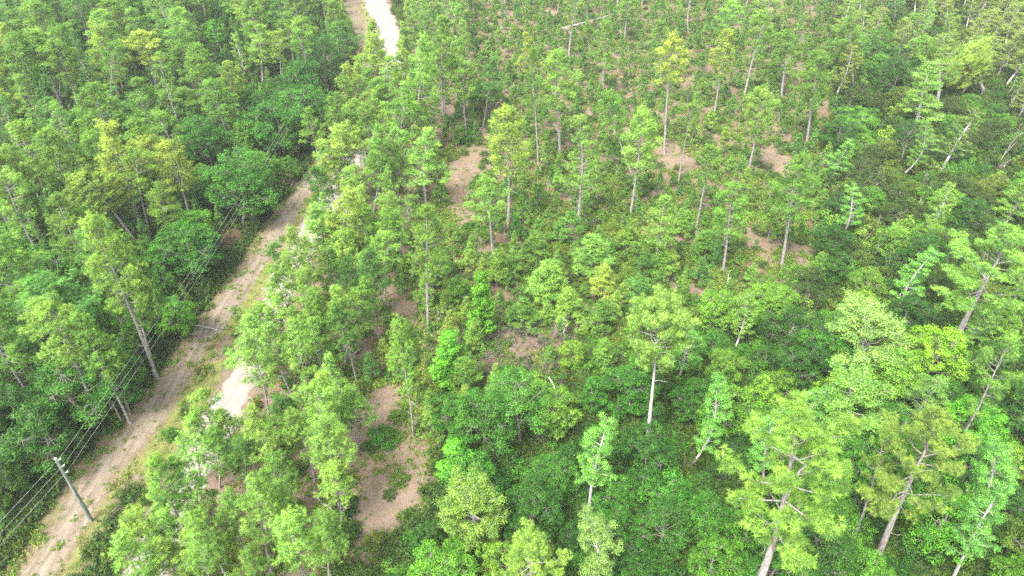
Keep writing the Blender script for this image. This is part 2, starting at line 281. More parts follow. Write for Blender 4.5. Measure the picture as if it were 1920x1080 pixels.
KT('oak',(195,670),9,50,OG); KT('oak',(60,470),10,60,OG); KT('oak',(10,720),9,60,OD)
KT('tall',(10,330),18,56,PL,'pale green pine cut by the left edge of the picture')
KB('tall',(32,478),(-6,370),36,PG)
KB('slim',(238,770),(205,640),26,PG); KB('slim',(230,792),(170,655),26,OG)
KT('tall',(300,215),15,48,PG); KT('tall',(30,230),17,54,PL); KT('tall',(110,190),17,44,PL)
KT('tall',(250,150),16,40,PG); KT('tall',(330,50),17,44,PG); KT('tall',(300,100),17,36,PL)
KB('tall',(320,480),(300,340),34,PG); KT('tall',(100,370),17,48,PG)
KB('bare',(437,330),(437,262),16,PG,'pale dead snag between the dark oaks of the left forest',0)
KT('tall',(400,150),15,46,PG); KT('oak',(600,70),13,44,OD,'dark green tree on the left edge of the far sand road')
KT('tall',(640,40),14,34,PB); KT('tall',(560,60),15,34,PG); KT('oak',(560,110),11,40,OG)
# ---- pine row along the sand road
RP=[((655,390),(640,240),46,PY),((640,385),(605,262),40,PL),((700,400),(715,235),38,PG),((755,270),(700,150),34,PG),((735,245),(728,105),30,PL),((770,300),(790,70),34,PL),
((705,350),(690,200),34,PG),((800,390),(800,240),42,PL),((745,330),(760,160),30,PG),((833,250),(825,30),42,PG),((875,250),(862,110),30,PG),((905,240),(930,110),28,PB),
((560,545),(512,460),26,PD),((590,620),(545,430),30,PL),((617,525),(590,385),42,PL),((626,527),(622,400),36,PG),((630,528),(660,360),42,PY),((642,522),(690,390),38,PG),
((655,530),(655,430),36,PL),((493,722),(460,590),44,PL),((510,672),(490,575),32,PG),((525,667),(520,560),30,PL),((545,735),(505,610),34,PL),((560,640),(520,500),34,PG),((575,690),(550,575),28,PG),((580,700),(590,560),28,PG),((612,690),(590,540),34,PG),
((648,682),(630,535),38,PL),((650,640),(690,520),40,PG),((700,520),(730,400),38,PG),((720,560),(725,440),30,PL),((548,700),(540,620),22,PG),
((395,1000),(325,855),40,PG),((330,1010),(290,905),34,PL),((375,900),(360,780),38,PL),((412,915),(400,800),34,PG),((470,930),(450,830),42,PD),((440,850),(415,770),36,PL),
((560,960),(520,850),34,PG),((590,900),(545,770),40,PG),((605,890),(590,720),44,PL),((640,960),(600,790),46,PL),((560,830),(520,740),34,PD),((620,855),(600,700),40,PL),((670,850),(650,730),36,PG),
((640,985),(620,880),40,PL),((510,1075),(470,900),44,PL),((470,1060),(430,930),36,PG),((330,1080),(300,960),38,PL),((430,1100),(370,960),44,PG),((270,1090),(240,960),40,PL),((350,1120),(290,1010),44,PL),
((570,1120),(540,980),50,PL),((620,1110),(600,960),44,PG),((700,330),(665,190),28,PG),((690,240),(690,130),26,PG),((540,860),(500,790),32,PL),((500,1000),(490,880),30,PG)]
for b,t,r,c in RP: KB('slim',b,t,r*1.12,c)
# ---- central regeneration area: scattered tall pines
CP=[('tall',(952,430),(955,200),54,PY,'tall yellow pine standing alone at the foot of the straw path',0),('tall',(803,612),(795,390),46,PG,'thin pine with a bare pale trunk above the dark young pines',4),
('slim',(775,820),(755,600),36,PG,'bare stemmed slender pine beside the brown clearing',1),('tall',(1212,850),(1235,582),84,(.22,.42,.11),'tall flat topped pine with white spreading limbs at the centre right',0),
('tall',(1182,405),(1200,205),44,PL,'pale pine right of the twin crowned pines in the middle',None),('tall',(1083,420),(1085,215),50,PL,'mid green pine just right of the tall yellow pine',None),
('tall',(1050,290),(1050,95),48,PL,'pine with a rounded pale crown and bare lower limbs in the upper middle',1),('tall',(1400,335),(1425,170),40,PL,None,None),
('tall',(1393,190),(1430,25),30,PG,'leaning pine with bare grey upper limbs in the upper right',None),('tall',(1340,210),(1362,55),32,PY,None,None),('tall',(1245,290),(1262,70),34,PY,'yellow tinged pine with a bent trunk in the upper middle',None),
('tall',(1272,345),(1290,200),34,PG,None,None),('tall',(1305,430),(1335,275),30,PG,None,None),('tall',(1355,510),(1385,345),44,PG,'green pine above the pink straw patches',None),('tall',(1465,500),(1512,290),50,PG,'dark trunked pine leaning right beside the pink straw patch',1),
('tall',(1227,520),(1245,372),40,PL,'sparse pine with white twiggy limbs near the centre',4),('tall',(1512,275),(1530,95),46,PG,None,None),('tall',(1465,180),(1470,60),32,PG,None,None),('tall',(1100,60),(1105,-30),24,PG,None,None),
('tall',(1170,80),(1180,-20),26,PL,None,None),('tall',(1130,180),(1140,40),30,PG,None,None),('tall',(1185,330),(1140,180),34,PG,None,None),('tall',(1010,330),(1000,90),26,PG,None,None),
('tall',(925,480),(905,330),38,PL,None,None),('tall',(750,480),(770,370),36,PG,None,None),('slim',(1000,170),(985,60),24,PY,None,None),('tall',(1290,60),(1290,-30),28,PG,None,None),('tall',(1240,150),(1230,40),28,PG,None,None),
('tall',(1600,170),(1600,30),34,PG,None,None)]
for k,b,t,r,c,l,p in CP: KB('crown' if l and 'flat topped' in l else k,b,t,r,c,l,0 if l and 'flat topped' in l else p)
KB('narrow',(903,640),(900,500),30,BG,'vivid green conical sapling near the middle of the picture',0)
KB('narrow',(840,730),(840,615),36,BG,'vivid green leafy sapling left of the dead brush',1)
KT('shrub',(1022,700),3.5,34,YG,'bright yellow green bush below the dead brush')
KT('oak',(905,150),7,32,OD,'dark rounded tree at the head of the straw path',0)
KB('shrub',(877,268),(877,235),16,OG,'round deep green bush on the straw path'); KB('shrub',(868,290),(868,270),11,OG)
for u,v,h,r,c in [(1030,490,7,60,PL),(1110,450,7,62,PL),(1070,545,6,50,PL),(1140,500,6,44,PY),(980,560,5,40,PG),(930,470,6,44,PG),(1000,440,5,44,PG),(1070,400,5,44,PB),(1130,570,5,40,PG),(1180,430,5,46,PG),(1200,520,5,50,PB),(1240,470,5,44,PG),(890,600,5,34,PG),(1140,640,5,40,PG),(870,680,6,50,PG),(940,710,6,60,PB),(1330,440,5,50,PG),(820,470,6,40,PG),(860,520,5,36,PG)]:
    KT('young',(u,v),h,r,c)
# ---- bottom middle
KT('oak',(905,745),9,66,OG,'broad deep green tree right of the brown clearing',1)
KT('oakopen',(975,700),11,62,(.08,.24,.03),'light green tree with white stems below the dead brush',0)
KT('narrow',(852,820),6,40,BG,'bright egg shaped tree at the edge of the brown clearing',0)
KT('shrub',(960,865),4,46,OG); KT('oak',(1035,870),5,48,(.07,.21,.025),'round bright green bush tree in front of the tall white stems')
KT('willow',(880,910),9,100,(.22,.37,.08),'pale feathery willow like tree at the bottom middle',0)
KB('cyp',(1105,960),(1135,800),56,CY,'mint green feathery tree at the bottom middle beside the dark undergrowth',1)
KT('cyp',(1105,965),12,66,(.25,.42,.13),'mint green tree with white limbs at the bottom edge',3)
KT('big',(1000,1010),13,90,PL,'pale pine crown cut by the bottom edge right of the willow like tree',1)
# ---- bottom right
KT('big',(1490,815),25,178,(.20,.38,.07),'huge pale pine with long white limbs in the lower right corner',0,-1.2)
KB('big',(1640,1060),(1760,775),112,(.19,.31,.07),'leaning grey trunked pine with an olive crown in the lower right',1)
KB('big',(1590,1040),(1660,820),46,PL,'slim pine between the huge pine and the leaning grey trunked pine',0)
KB('cyp',(1290,880),(1350,705),46,CY,'slim mint green tree leaning right below the flat topped pine',3)
KT('cyp',(1480,780),12,46,CY,'small mint tree with white twigs left of the wide feathery crowns',0)
KT('willow',(1640,590),11,110,(.23,.40,.13),'wide pale feathery crown on the right below the leaning mint tree',1)
KT('willow',(1610,705),11,115,(.20,.40,.09),'wide pale feathery crown in the lower right behind the huge pine',0)
KT('oak',(1775,620),9,58,YG,'bright yellow green tree on the right side',1)
KT('oak',(1590,700),8,44,YG); 
KB('cyp',(1690,588),(1745,470),40,CY,'slender mint tree with a white forked top above the dark thicket',2)
KT('big',(1895,430),19,110,PL,'large pale pine with white curved limbs cut by the right edge',1)
KT('tall',(1900,640),17,60,PG); KT('cyp',(1880,830),14,64,CY,'mint tree with a leaning grey trunk at the right edge',3)
KT('cyp',(1890,930),13,60,CY,'feathery tree leaning at the lower right corner',1); KT('oak',(1840,760),8,60,BG); KT('oak',(1780,720),7,50,OG)
KT('oak',(1470,700),6,46,(.12,.25,.03)); KT('oak',(1260,900),6,60,OG); KT('oak',(1380,830),6,50,OD)
KT('oak',(1250,950),7,60,(.06,.2,.025),'deep green leafy tree at the bottom right of the mint trees')
KT('oak',(1790,930),8,80,BG,'vivid green tree under the leaning grey trunked pine')
KB('bare',(1690,750),(1700,690),22,PG,'white dead limb poking above the thicket at the right',2)
# ---- right thicket and upper right
KB('tall',(1850,180),(1790,110),70,(.19,.31,.06),'pale yellow green tree with curved white limbs in the upper right',3)
KT('cyp',(1800,70),15,56,(.19,.32,.06),'pale yellow tree with white curved limbs at the upper right'); KT('cyp',(1760,120),14,52,PL)
KB('cyp',(1760,330),(1840,215),46,(.18,.31,.08),'leaning pale tree with white branches above the right thicket',1)
KB('cyp',(1690,330),(1740,230),34,PL); KB('cyp',(1830,330),(1700,300),20,PL)
KB('bare',(1865,320),(1920,235),16,PG,'leaning bare pale trunk near the right edge',0)
KB('cyp',(1675,40),(1695,-30),30,CY,'pale twin stemmed tree at the top edge right of the dark trees')
KT('oak',(1650,50),10,40,OG); KT('oak',(1600,60),10,40,(.08,.2,.03)); KT('oak',(1690,110),9,44,OD)
KT('cyp',(1560,745),9,52,CY); KT('oak',(1445,720),6,40,(.18,.36,.04)); KT('oak',(1700,665),8,52,(.16,.34,.05)); KT('cyp',(1735,700),10,50,PL); KT('oak',(1590,960),7,60,(.12,.30,.03)); KT('cyp',(1430,790),9,42,CY)
KT('oak',(1420,960),6,52,(.10,.27,.03)); KT('oak',(1160,900),5,44,OG); KT('young',(860,650),6,50,PG); KT('cyp',(1850,560),9,46,PL)
#@ENDKEYS
# ------------------------------------------------------------------ zones on the ground
TL=np.array([(20,-48.5),(38,-47.8),(50,-47.0),(58,-44.8),(65,-43.5),(77,-42.6),(88,-40.9),(104,-40.0),(114,-37.2),(135,-36),(150,-35),(180,-39),(230,-52),(600,-110)])
TR=np.array([(20,-40.5),(41,-40.5),(49,-40),(56,-38.4),(71,-37.6),(82,-36.4),(103,-34.0),(120,-32.6),(150,-28.6),(180,-32.2),(230,-45.8),(600,-108)])
RD_=np.array([(-40,-34.6),(20,-34.4),(40,-34.3),(52,-33.9),(65,-32.9),(85,-33.0),(118,-30.2),(127,-27.9),(150,-25.6),(180,-29.0),(228,-41.8),(400,-90),(700,-170)])
tl=lambda y:np.interp(y,TL[:,0],TL[:,1]); trr=lambda y:np.interp(y,TR[:,0],TR[:,1]); rd=lambda y:np.interp(y,RD_[:,0],RD_[:,1])
def inside(poly,u,v):
    c=False; n=len(poly); j=n-1
    for i in range(n):
        xi,yi=poly[i]; xj,yj=poly[j]
        if (yi>v)!=(yj>v) and u<(xj-xi)*(v-yi)/(yj-yi)+xi: c=not c
        j=i
    return c
Bz=[(300,1300),(200,1080),(260,900),(420,650),(560,400),(640,300),(690,200),(760,60),(760,-60),(880,-60),(880,150),(790,330),(740,480),(720,640),(690,700),(660,800),(640,960),(640,1300)]
Cz=[(880,-60),(1560,-60),(1560,200),(1545,520),(1330,620),(1190,700),(1080,690),(880,760),(830,850),(640,960),(690,700),(740,480),(790,330),(880,150)]
Dz=[(1560,200),(1640,90),(1920,250),(2400,300),(2400,660),(1560,700),(1330,620),(1545,520)]
Gz=[(1560,-60),(2600,-60),(2600,300),(1920,250),(1640,90),(1560,200)]
OPEN=[[(850,290),(905,262),(918,300),(885,350),(900,420),(845,420),(835,350)],[(665,740),(750,715),(745,790),(830,835),(805,950),(740,1040),(690,1085),(640,1085),(650,880)],
 [(1400,440),(1450,450),(1460,490),(1430,495)],[(1480,450),(1525,460),(1515,505),(1485,500)],[(1232,268),(1320,300),(1300,335),(1235,300)],[(1425,270),(1490,300),(1480,340),(1430,310)],
 [(30,1060),(122,890),(240,760),(302,690),(382,580),(447,500),(510,400),(565,340),(600,330),(575,400),(492,540),(438,650),(345,800),(260,900),(195,1010),(155,1080)],[(688,-5),(725,-5),(755,55),(752,72),(700,45)],[(735,150),(758,150),(758,235),(740,235)],
 [(525,500),(560,500),(555,540),(530,545)],[(410,690),(480,685),(470,735),(410,735)],[(730,570),(790,560),(790,610),(740,610)],[(1250,620),(1255,620),(1255,622),(1250,622)],[(400,425),(470,430),(440,480),(410,470)],[(640,800),(660,800),(660,860),(640,860)],[(925,625),(1005,612),(1015,668),(962,676)]]
GW,GH=192,108
openmask=np.zeros((GH,GW),bool)
for i in range(GH):
    for j in range(GW):
        u,v=j*10+5,i*10+5
        if any(inside(p,u,v) for p in OPEN): openmask[i,j]=True
def covers_open(x,y,h,r,z0=.3,lim=.12):
    """share of the crown's outline that would stand in front of ground the photo shows"""
    n=0;k=0
    for z in np.linspace(h*z0,h,5):
        u,v,d=proj(x,y,z); rp=r*F_PX/d*(.5 if z>h*.95 else 1)
        for du in (-rp,-rp/2,0,rp/2,rp):
            j=int((u+du)/10); i=int(v/10); k+=1
            if 0<=i<GH and 0<=j<GW and openmask[i,j]: n+=1
    return n/k>lim
occ={}
keyy=np.full((GH,GW),-1.0)
for t in THINGS:
    if not t['label']: continue
    for f in (.35,.55,.75,.92):
        u,v,d=proj(t['x']+t['lean'][0]*f,t['y'],t['h']*f); rp=t['r']*F_PX/d*(.8 if f!=.92 else .6)
        if t['kind'] in('tall','slim','crown','cyp') and f<.5: rp=14
        for i in range(max(0,int((v-rp*.7)/10)),min(GH,int((v+rp*.7)/10)+1)):
            for j in range(max(0,int((u-rp)/10)),min(GW,int((u+rp)/10)+1)): keyy[i,j]=max(keyy[i,j],t['y'])
def covers_key(x,y,h,r,lim=.2):
    n=0;k=0
    for z in np.linspace(h*.45,h,4):
        u,v,d=proj(x,y,z); rp=r*F_PX/d*(.6 if z>h*.95 else 1)
        for du in (-rp,-rp/2,0,rp/2,rp):
            j=int((u+du)/10); i=int(v/10); k+=1
            if 0<=i<GH and 0<=j<GW and keyy[i,j]>y+1: n+=1
    return n/k>lim
def near(x,y,d,key='t'):
    g=4.0; i,j=int(x//g),int(y//g); n=int(d//g)+1
    for a in range(i-n,i+n+1):
        for b in range(j-n,j+n+1):
            for (p,q) in occ.get((key,a,b),()):
                if (p-x)**2+(q-y)**2<d*d: return True
    return False
def occupy(x,y,key='t'): occ.setdefault((key,int(x//4),int(y//4)),[]).append((x,y))
for t in THINGS: occupy(t['x'],t['y'])
def zone(x,y):
    if y<1: return 'E'
    if tl(y)-.3<x<trr(y): return 'T'
    if x<=tl(y)-.3: return 'A'
    if abs(x-rd(y))<2.9: return 'R'
    u,v,_=proj(x,y,0)
    if inside(Bz,u,v): return 'B'
    if inside(Cz,u,v): return 'C'
    if inside(Gz,u,v): return 'G'
    if inside(Dz,u,v): return 'D'
    if v<-40: return 'A' if u<700 else ('C' if u<1500 else 'G')
    return 'E'
def visible(x,y,h,m=60):
    u,v,_=proj(x,y,h); ub,vb,_=proj(x,y,0)
    return -m<u<1920+m and v<1080+m*1.5 and vb>-30
G1=(.16,.32,.038);G2=(.10,.26,.026);G3=(.20,.36,.06)
FILL={  # zone: list of (kind, spacing, height range, radius/height, colours)
 'A':[('tall',6.9,(13.5,18.5),.28,[PG,PL,PG,PY,PB]),('oak',4.6,(5,9),.38,[OG,OD,OG,G2]),('young',2.8,(4,8),.28,[PG,PD,PB])],
 'B':[('slim',3.4,(10,13.5),.165,[PG,PL,PL,PD]),('shrub',3.2,(.8,1.8),.6,[OL,PG,OG])],
 'C':[('tall',17,(12,16),.25,[PG,PL,PY,PL]),('young',3.3,(2.0,5.0),.38,[PG,PL,PB,PL,PY,PL]),('shrub',1.9,(.8,2.2),.8,[OL,G2,G1,G3,G1,RD,G3]),('narrow',7,(2.5,5),.22,[BG,G1,G3]),('bare',8,(1.8,3.6),.4,[PG])],
 'D':[('cyp',15,(8,11),.28,[PL,CY,G3]),('oak',4.4,(3,6.5),.52,[DK,DK,G2,OL,OD,G1]),('shrub',1.9,(1.6,4.2),.66,[DK,DK,G2,G3,OL,OD]),('bare',8,(3,5),.4,[PG])],
 'E':[('cyp',9.5,(8,11),.27,[CY,PL,G3]),('oak',4.1,(3.5,8),.44,[OG,G2,OD,OD,OG,G1]),('shrub',1.9,(1.2,3.2),.68,[DK,OG,G2,OD,OD])],
 'G':[('cyp',5.5,(8,12),.32,[(.24,.32,.08),PL,(.20,.29,.07)]),('oak',4.6,(4,8),.42,[G1,OL,G3]),('shrub',2.2,(1.5,3.8),.65,[OL,G2,G1]),('bare',9,(5,8),.25,[PG])]}
def fill():
    rng=np.random.default_rng(99)
    for pas in range(5):
        n=38000 if pas<3 else 9000
        for q in range(n):
            y=rng.uniform(22,236)if rng.random()<.7 else rng.uniform(22,130); hw=(y*.9+26)*.95+14; x=rng.uniform(-hw,hw)
            z=zone(x,y); fl=FILL.get(z)
            if not fl or pas>=len(fl): continue
            kind,sp,hr,rr,cols=fl[pas]; h=rng.uniform(*hr)
            far=1+max(0,(y-120))*.0016
            key='s' if kind in('shrub','young','narrow') else ('b' if kind=='bare' else 't')
            if near(x,y,sp*far*rng.uniform(.85,1.1),key) or (key=='s' and near(x,y,.8,'t')) : continue
            if not visible(x,y,h): continue
            r=h*rr*rng.uniform(.8,1.2)
            if kind in('oak','shrub'): r=min(r,4)
            if z=='A' and kind=='tall' and tl(y)-x<1.5: continue
            if z=='A' and kind!='tall' and tl(y)-x<r*.75: continue
            if z in 'BE' and x-trr(y)<r*.5: continue
            if not(kind=='shrub' and h<1.7 and z in 'BC') and covers_open(x,y,h,r,.5 if kind in('tall','slim') else .2,.1 if kind!='slim' else (.1 if x<rd(y) else .24)): continue
            if covers_key(x,y,h,r,.22 if kind in('tall','slim','cyp') else (.45 if z in'AC' and kind!='shrub' else (.5 if h>3 else 2))): continue
            ub,vb,_=proj(x,y,0)
            if (openpatch(x,y) if kind=='shrub' else any(inside(p,ub,vb) for p in OPEN)): continue
            pt=None
            if z=='A' and kind=='tall': pt=[0,1,2,3,6,7,9,0,1][int(rng.integers(9))]
            lx=rng.normal()*.03*h; ly=rng.normal()*.03*h
            c=cols[int(rng.integers(len(cols)))]
            put(kind,x,y,h,r,c,(lx,ly),None,pt); occupy(x,y,key)
def openpatch(x,y):
    u,v,_=proj(x+1.1*noise2(x,y,1.3)+.6*noise2(y,x,.5),y+1.6*noise2(y+9,x,1.7)+.7*noise2(x,y+3,.6),0); return any(inside(p,u,v) for p in OPEN)
def noise2(x,y,s):
    return (math.sin(x/s*2.1+1.3*math.sin(y/s*1.7))+math.sin(y/s*2.3+1.1*math.sin(x/s*1.9+2)))/2
rng_=np.random.default_rng(12)
for y in np.arange(24,172,3.3):
    x=float(rd(y))+2.4+rng_.uniform(0,1.4); h=rng_.uniform(10.5,13.5); r=rng_.uniform(1.8,2.4)
    if near(x,y,1.6) or covers_open(x,y,h,r,.4,.3): continue
    put('slim',x,y,h,r,[PL,PG,PL,PY,PD][int(rng_.integers(5))],(rng_.normal()*.3,0)); occupy(x,y)
for y in np.arange(118,168,4.2):
    x=float(rd(y))-3.6+rng_.uniform(-1,.6); put('slim',x,y,rng_.uniform(11,14),rng_.uniform(2.2,2.8),[PL,PG,PY][int(rng_.integers(3))],(rng_.normal()*.3,0)); occupy(x,y)
fill()
# dead brush, bare shrubs
for (u,v,h,r) in [(925,680,3,40),(960,690,4,40),(1000,690,4.2,36),(1015,660,3.6,30),(905,650,2.6,26),(940,650,3.4,34),(985,650,3.6,34),(970,720,3.6,34),(1025,700,3,30)]:
    x,y=at(u,v); put('brush',x,y,h,r*y/F_PX*1.3,PG)
for (u,v,h,r,c) in [(712,800,2.2,34,OG),(735,805,1.6,24,G2_),(745,890,1.2,20,G2_),(690,830,1.2,18,OL),(700,1000,1.6,24,OL),(775,1000,2.4,34,OG),(745,1050,2.6,36,G2_),(770,960,1.4,22,OL),(650,770,1.5,20,OG),(730,920,.8,14,OL),(755,760,1.8,22,OG)]:
    KT('shrub',(u,v),h,r,c)
for (u,v,h) in [(1040,640,4),(430,330,4),(500,300,5),(1060,640,4.5),(1300,460,4),(1560,380,4),(1740,390,3),(1480,650,3),(1750,420,3),(1640,440,4),(1590,420,4),(1010,300,4),(690,140,4),(1840,640,5),(1230,640,3)]:
    x,y=at(u,v); put('bare',x,y,h,h*.33,PG)
# ------------------------------------------------------------------ labels: look + place relative to a landmark one can find
LAND=[]
for t in THINGS:
    u,v,_=proj(t['x']+t['lean'][0],t['y'],t['h']*.85); t['u'],t['v']=u,v
    if t['label']: LAND.append((u,v,t['label']))
SHORT=[(97,900,'the utility pole'),(300,620,'the tall leaning pine by the track'),(510,250,'the big oak at the track bend'),(335,490,'the wide oak beside the track'),(165,380,'the yellow topped pine'),(200,90,'the yellow capped upper left pines'),
(450,340,'the round oak on the track edge'),(80,620,'the fan limbed pine'),(480,90,'the pale pine in the upper left'),(725,40,'the far end of the sand road'),(640,260,'the yellow pine on the sand road'),(545,520,'the middle sand patch'),(440,710,'the open sand patch'),
(360,870,'the lower sand patches'),(870,330,'the straw path'),(952,250,'the tall yellow pine'),(795,430,'the bare trunked middle pine'),(720,880,'the brown clearing'),(900,540,'the vivid conical sapling'),(850,660,'the vivid leafy sapling'),(960,650,'the dead brush'),
(1080,500,'the bushy pale young pines'),(1235,640,'the flat topped pine'),(1050,140,'the rounded pale pine in the upper middle'),(1200,250,'the pale pine right of middle'),(1262,110,'the bent yellow tinged pine'),(1430,70,'the leaning bare limbed pine'),(1450,470,'the pink straw patches'),
(1512,340,'the right leaning dark trunked pine'),(1090,50,'the white fallen log'),(905,180,'the dark round tree on the straw path'),(960,780,'the white stemmed light green tree'),(880,980,'the pale willow like tree'),(1130,860,'the mint green feathery tree'),(1500,900,'the huge pale pine'),
(1760,850,'the leaning grey trunked pine'),(1340,760,'the slim leaning mint tree'),(1640,640,'the wide pale feathery crown'),(1775,670,'the bright yellow green tree'),(1735,510,'the slender mint tree'),(1880,520,'the white limbed pine at the right edge'),(1840,260,'the leaning pale tree'),
(1800,120,'the pale yellow tree in the upper right'),(1690,40,'the pale twin stemmed tree'),(1245,420,'the sparse white twigged pine'),(1385,400,'the pine above the pink patches')]
def size_word(t):
    k=t['kind']; h=t['h']
    lim={'tall':17,'slim':12.5,'young':4.5,'oak':6.5,'shrub':1.9,'cyp':11.5}.get(k,6); return 'taller' if h>lim else 'shorter'
used={}
for t in THINGS:
    if t['label']: continue
    u,v=t['u'],t['v']; best=min(SHORT,key=lambda s:((s[0]-u)/1.0)**2+((s[1]-v)/.8)**2); dx,dy=u-best[0],v-best[1]
    if abs(dx)>abs(dy): rel='right of' if dx>0 else 'left of'
    else: rel='in front of' if dy>0 else 'behind'
    tint=TINT.get(t['col'],None)
    if tint is None:
        c=t['col']; tint='light green' if c[1]>.19 else ('leaf green' if c[1]>.155 else 'dull green')
    if t['kind'] in('bare',): tint='pale grey'
    if t['kind']=='brush': tint='brown'
    noun=INFO[t['kind']][2]
    t['grp']=f"{tint} {noun} {rel} {best[2]}"; t['d']=math.hypot(dx,dy); t['parts']=(tint,noun,rel,best[2])
    used.setdefault(t['grp'],[]).append(t)
ORD=['nearest','second','third','fourth','fifth','sixth','seventh','eighth','ninth','tenth','eleventh','twelfth']
for g,l in used.items():
    l.sort(key=lambda t:t['d']); tint,noun,rel,lm=l[0]['parts']
    for i,t in enumerate(l):
        if len(l)==1: t['label']=f"{tint} {noun} {rel} {lm}"
        elif i<12: t['label']=f"{ORD[i]} {tint} {noun} {rel} {lm}"
        else: t['label']=f"{tint} {noun} far {rel} {lm}"
GROUPS={'tall':'pine trees of the forest','big':'pine trees of the forest','crown':'pine trees of the forest','slim':'slender pines along the road','young':'young pines growing up in the clearing','oak':'broadleaf trees of the forest','oakopen':'broadleaf trees of the forest','narrow':'bright leafy saplings','cyp':'pale limbed feathery trees','willow':'wide feathery trees','shrub':'shrubs of the undergrowth','bare':'bare dead trees','brush':'clumps of dead brown brush'}
# ------------------------------------------------------------------ build the things
col=scene.collection
CAP=300
count={}
for t in THINGS:
    _,_,dep=proj(t['x'],t['y'],t['h']*.6); big=t['r']*math.sqrt(t['h'])/dep; u,v=t['u'],t['v']
    inview=(-40<u<1960 and -30<v<1120); t['score']=big+(0 if inview else -10)
KEEP={}; REST={}
for t in THINGS: KEEP.setdefault(INFO[t['kind']][0],[]).append(t)
for n,l in KEEP.items():
    l.sort(key=lambda t:-t['score']); REST[n]=l[CAP:]; KEEP[n]=l[:CAP]; print('KIND',n,len(l))
def hide(o): pass
prng=random.Random(3)
def place(t):
    nm,cat,noun=INFO[t['kind']]; pr=PR[t['kind']]; i=t['proto'] if t['proto'] is not None else prng.randrange(len(pr)); tm,cm,H,R=pr[i%len(pr)]
    e=bpy.data.objects.new(nm,None); e.empty_display_size=.5; col.objects.link(e); dx,dy=t['lean']; h=t['h']
    rz=Matrix.Rotation(prng.uniform(0,6.28) if t['proto'] is None or 'grp' in t else .4,4,'Z'); d=Vector((dx,dy,h)).normalized(); L=math.hypot(math.hypot(dx,dy),h)
    q=Vector((0,0,1)).rotation_difference(d).to_matrix().to_4x4(); sz=L/H; sx=t['r']/R
    e.matrix_world=Matrix.Translation((t['x'],t['y'],-.05))@q@rz@Matrix.Diagonal((sx,sx,sz,1))
    e['label']=t['label']; e['category']=cat; e['group']=GROUPS[t['kind']]
    a='stems' if t['kind'] in('shrub',) else 'trunk'
    if t['kind']=='brush': a='stems'
    if t['kind']=='bare': a='trunk'
    o=bpy.data.objects.new(a,tm); o.parent=e; col.objects.link(o)
    if cm:
        o=bpy.data.objects.new('leaves' if t['kind']=='shrub' else 'crown',cm); o.parent=e; col.objects.link(o)
        j=1+prng.uniform(-.14,.14); g=prng.uniform(-.1,.1); c=t['col']; o.color=(c[0]*j*(1+g),c[1]*j,c[2]*j*(1-g*.5),1)
for n,l in KEEP.items():
    for t in l: place(t)
# ------------------------------------------------------------------ scatter for what nobody could count
def scatter(name,label,cat,protos,X,Y,S,RZ,idx,kind='stuff',tilt=None):
    """one object: points that carry instances of the protos"""
    c=bpy.data.collections.new(name+'_source')
    for i,me in enumerate(protos): c.objects.link(bpy.data.objects.new('%s_%02d'%(name,i),me))
    me=bpy.data.meshes.new(name); n=len(X); me.vertices.add(n); me.vertices.foreach_set('co',np.stack([X,Y,np.full(n,-.03)],1).astype(np.float32).ravel())
    a=me.attributes.new('sc','FLOAT_VECTOR','POINT'); a.data.foreach_set('vector',np.asarray(S,dtype=np.float32).ravel())
    b=me.attributes.new('rot','FLOAT_VECTOR','POINT'); rr=np.zeros((n,3),dtype=np.float32); rr[:,2]=RZ; b.data.foreach_set('vector',rr.ravel())
    d=me.attributes.new('idx','INT','POINT'); d.data.foreach_set('value',np.asarray(idx,dtype=np.int32))
    o=bpy.data.objects.new(name,me); col.objects.link(o)
    g=bpy.data.node_groups.new(name+'_nodes','GeometryNodeTree'); g.interface.new_socket('Geometry',in_out='INPUT',socket_type='NodeSocketGeometry'); g.interface.new_socket('Geometry',in_out='OUTPUT',socket_type='NodeSocketGeometry')
    nn=g.nodes; gi=nn.new('NodeGroupInput'); go=nn.new('NodeGroupOutput'); ip=nn.new('GeometryNodeInstanceOnPoints'); ci=nn.new('GeometryNodeCollectionInfo')
    ci.inputs['Collection'].default_value=c; ci.inputs['Separate Children'].default_value=True; ci.inputs['Reset Children'].default_value=True
    def attr(nm,tp):
        q=nn.new('GeometryNodeInputNamedAttribute'); q.data_type=tp; q.inputs['Name'].default_value=nm; return q.outputs['Attribute']
    L=g.links.new; L(gi.outputs[0],ip.inputs['Points']); L(ci.outputs[0],ip.inputs['Instance']); ip.inputs['Pick Instance'].default_value=True
    L(attr('idx','INT'),ip.inputs['Instance Index']); L(attr('sc','FLOAT_VECTOR'),ip.inputs['Scale']); L(attr('rot','FLOAT_VECTOR'),ip.inputs['Rotation']); L(ip.outputs[0],go.inputs[0])
    m=o.modifiers.new('scatter','NODES'); m.node_group=g; o['kind']=kind; o['label']=label; o['category']=cat; return o
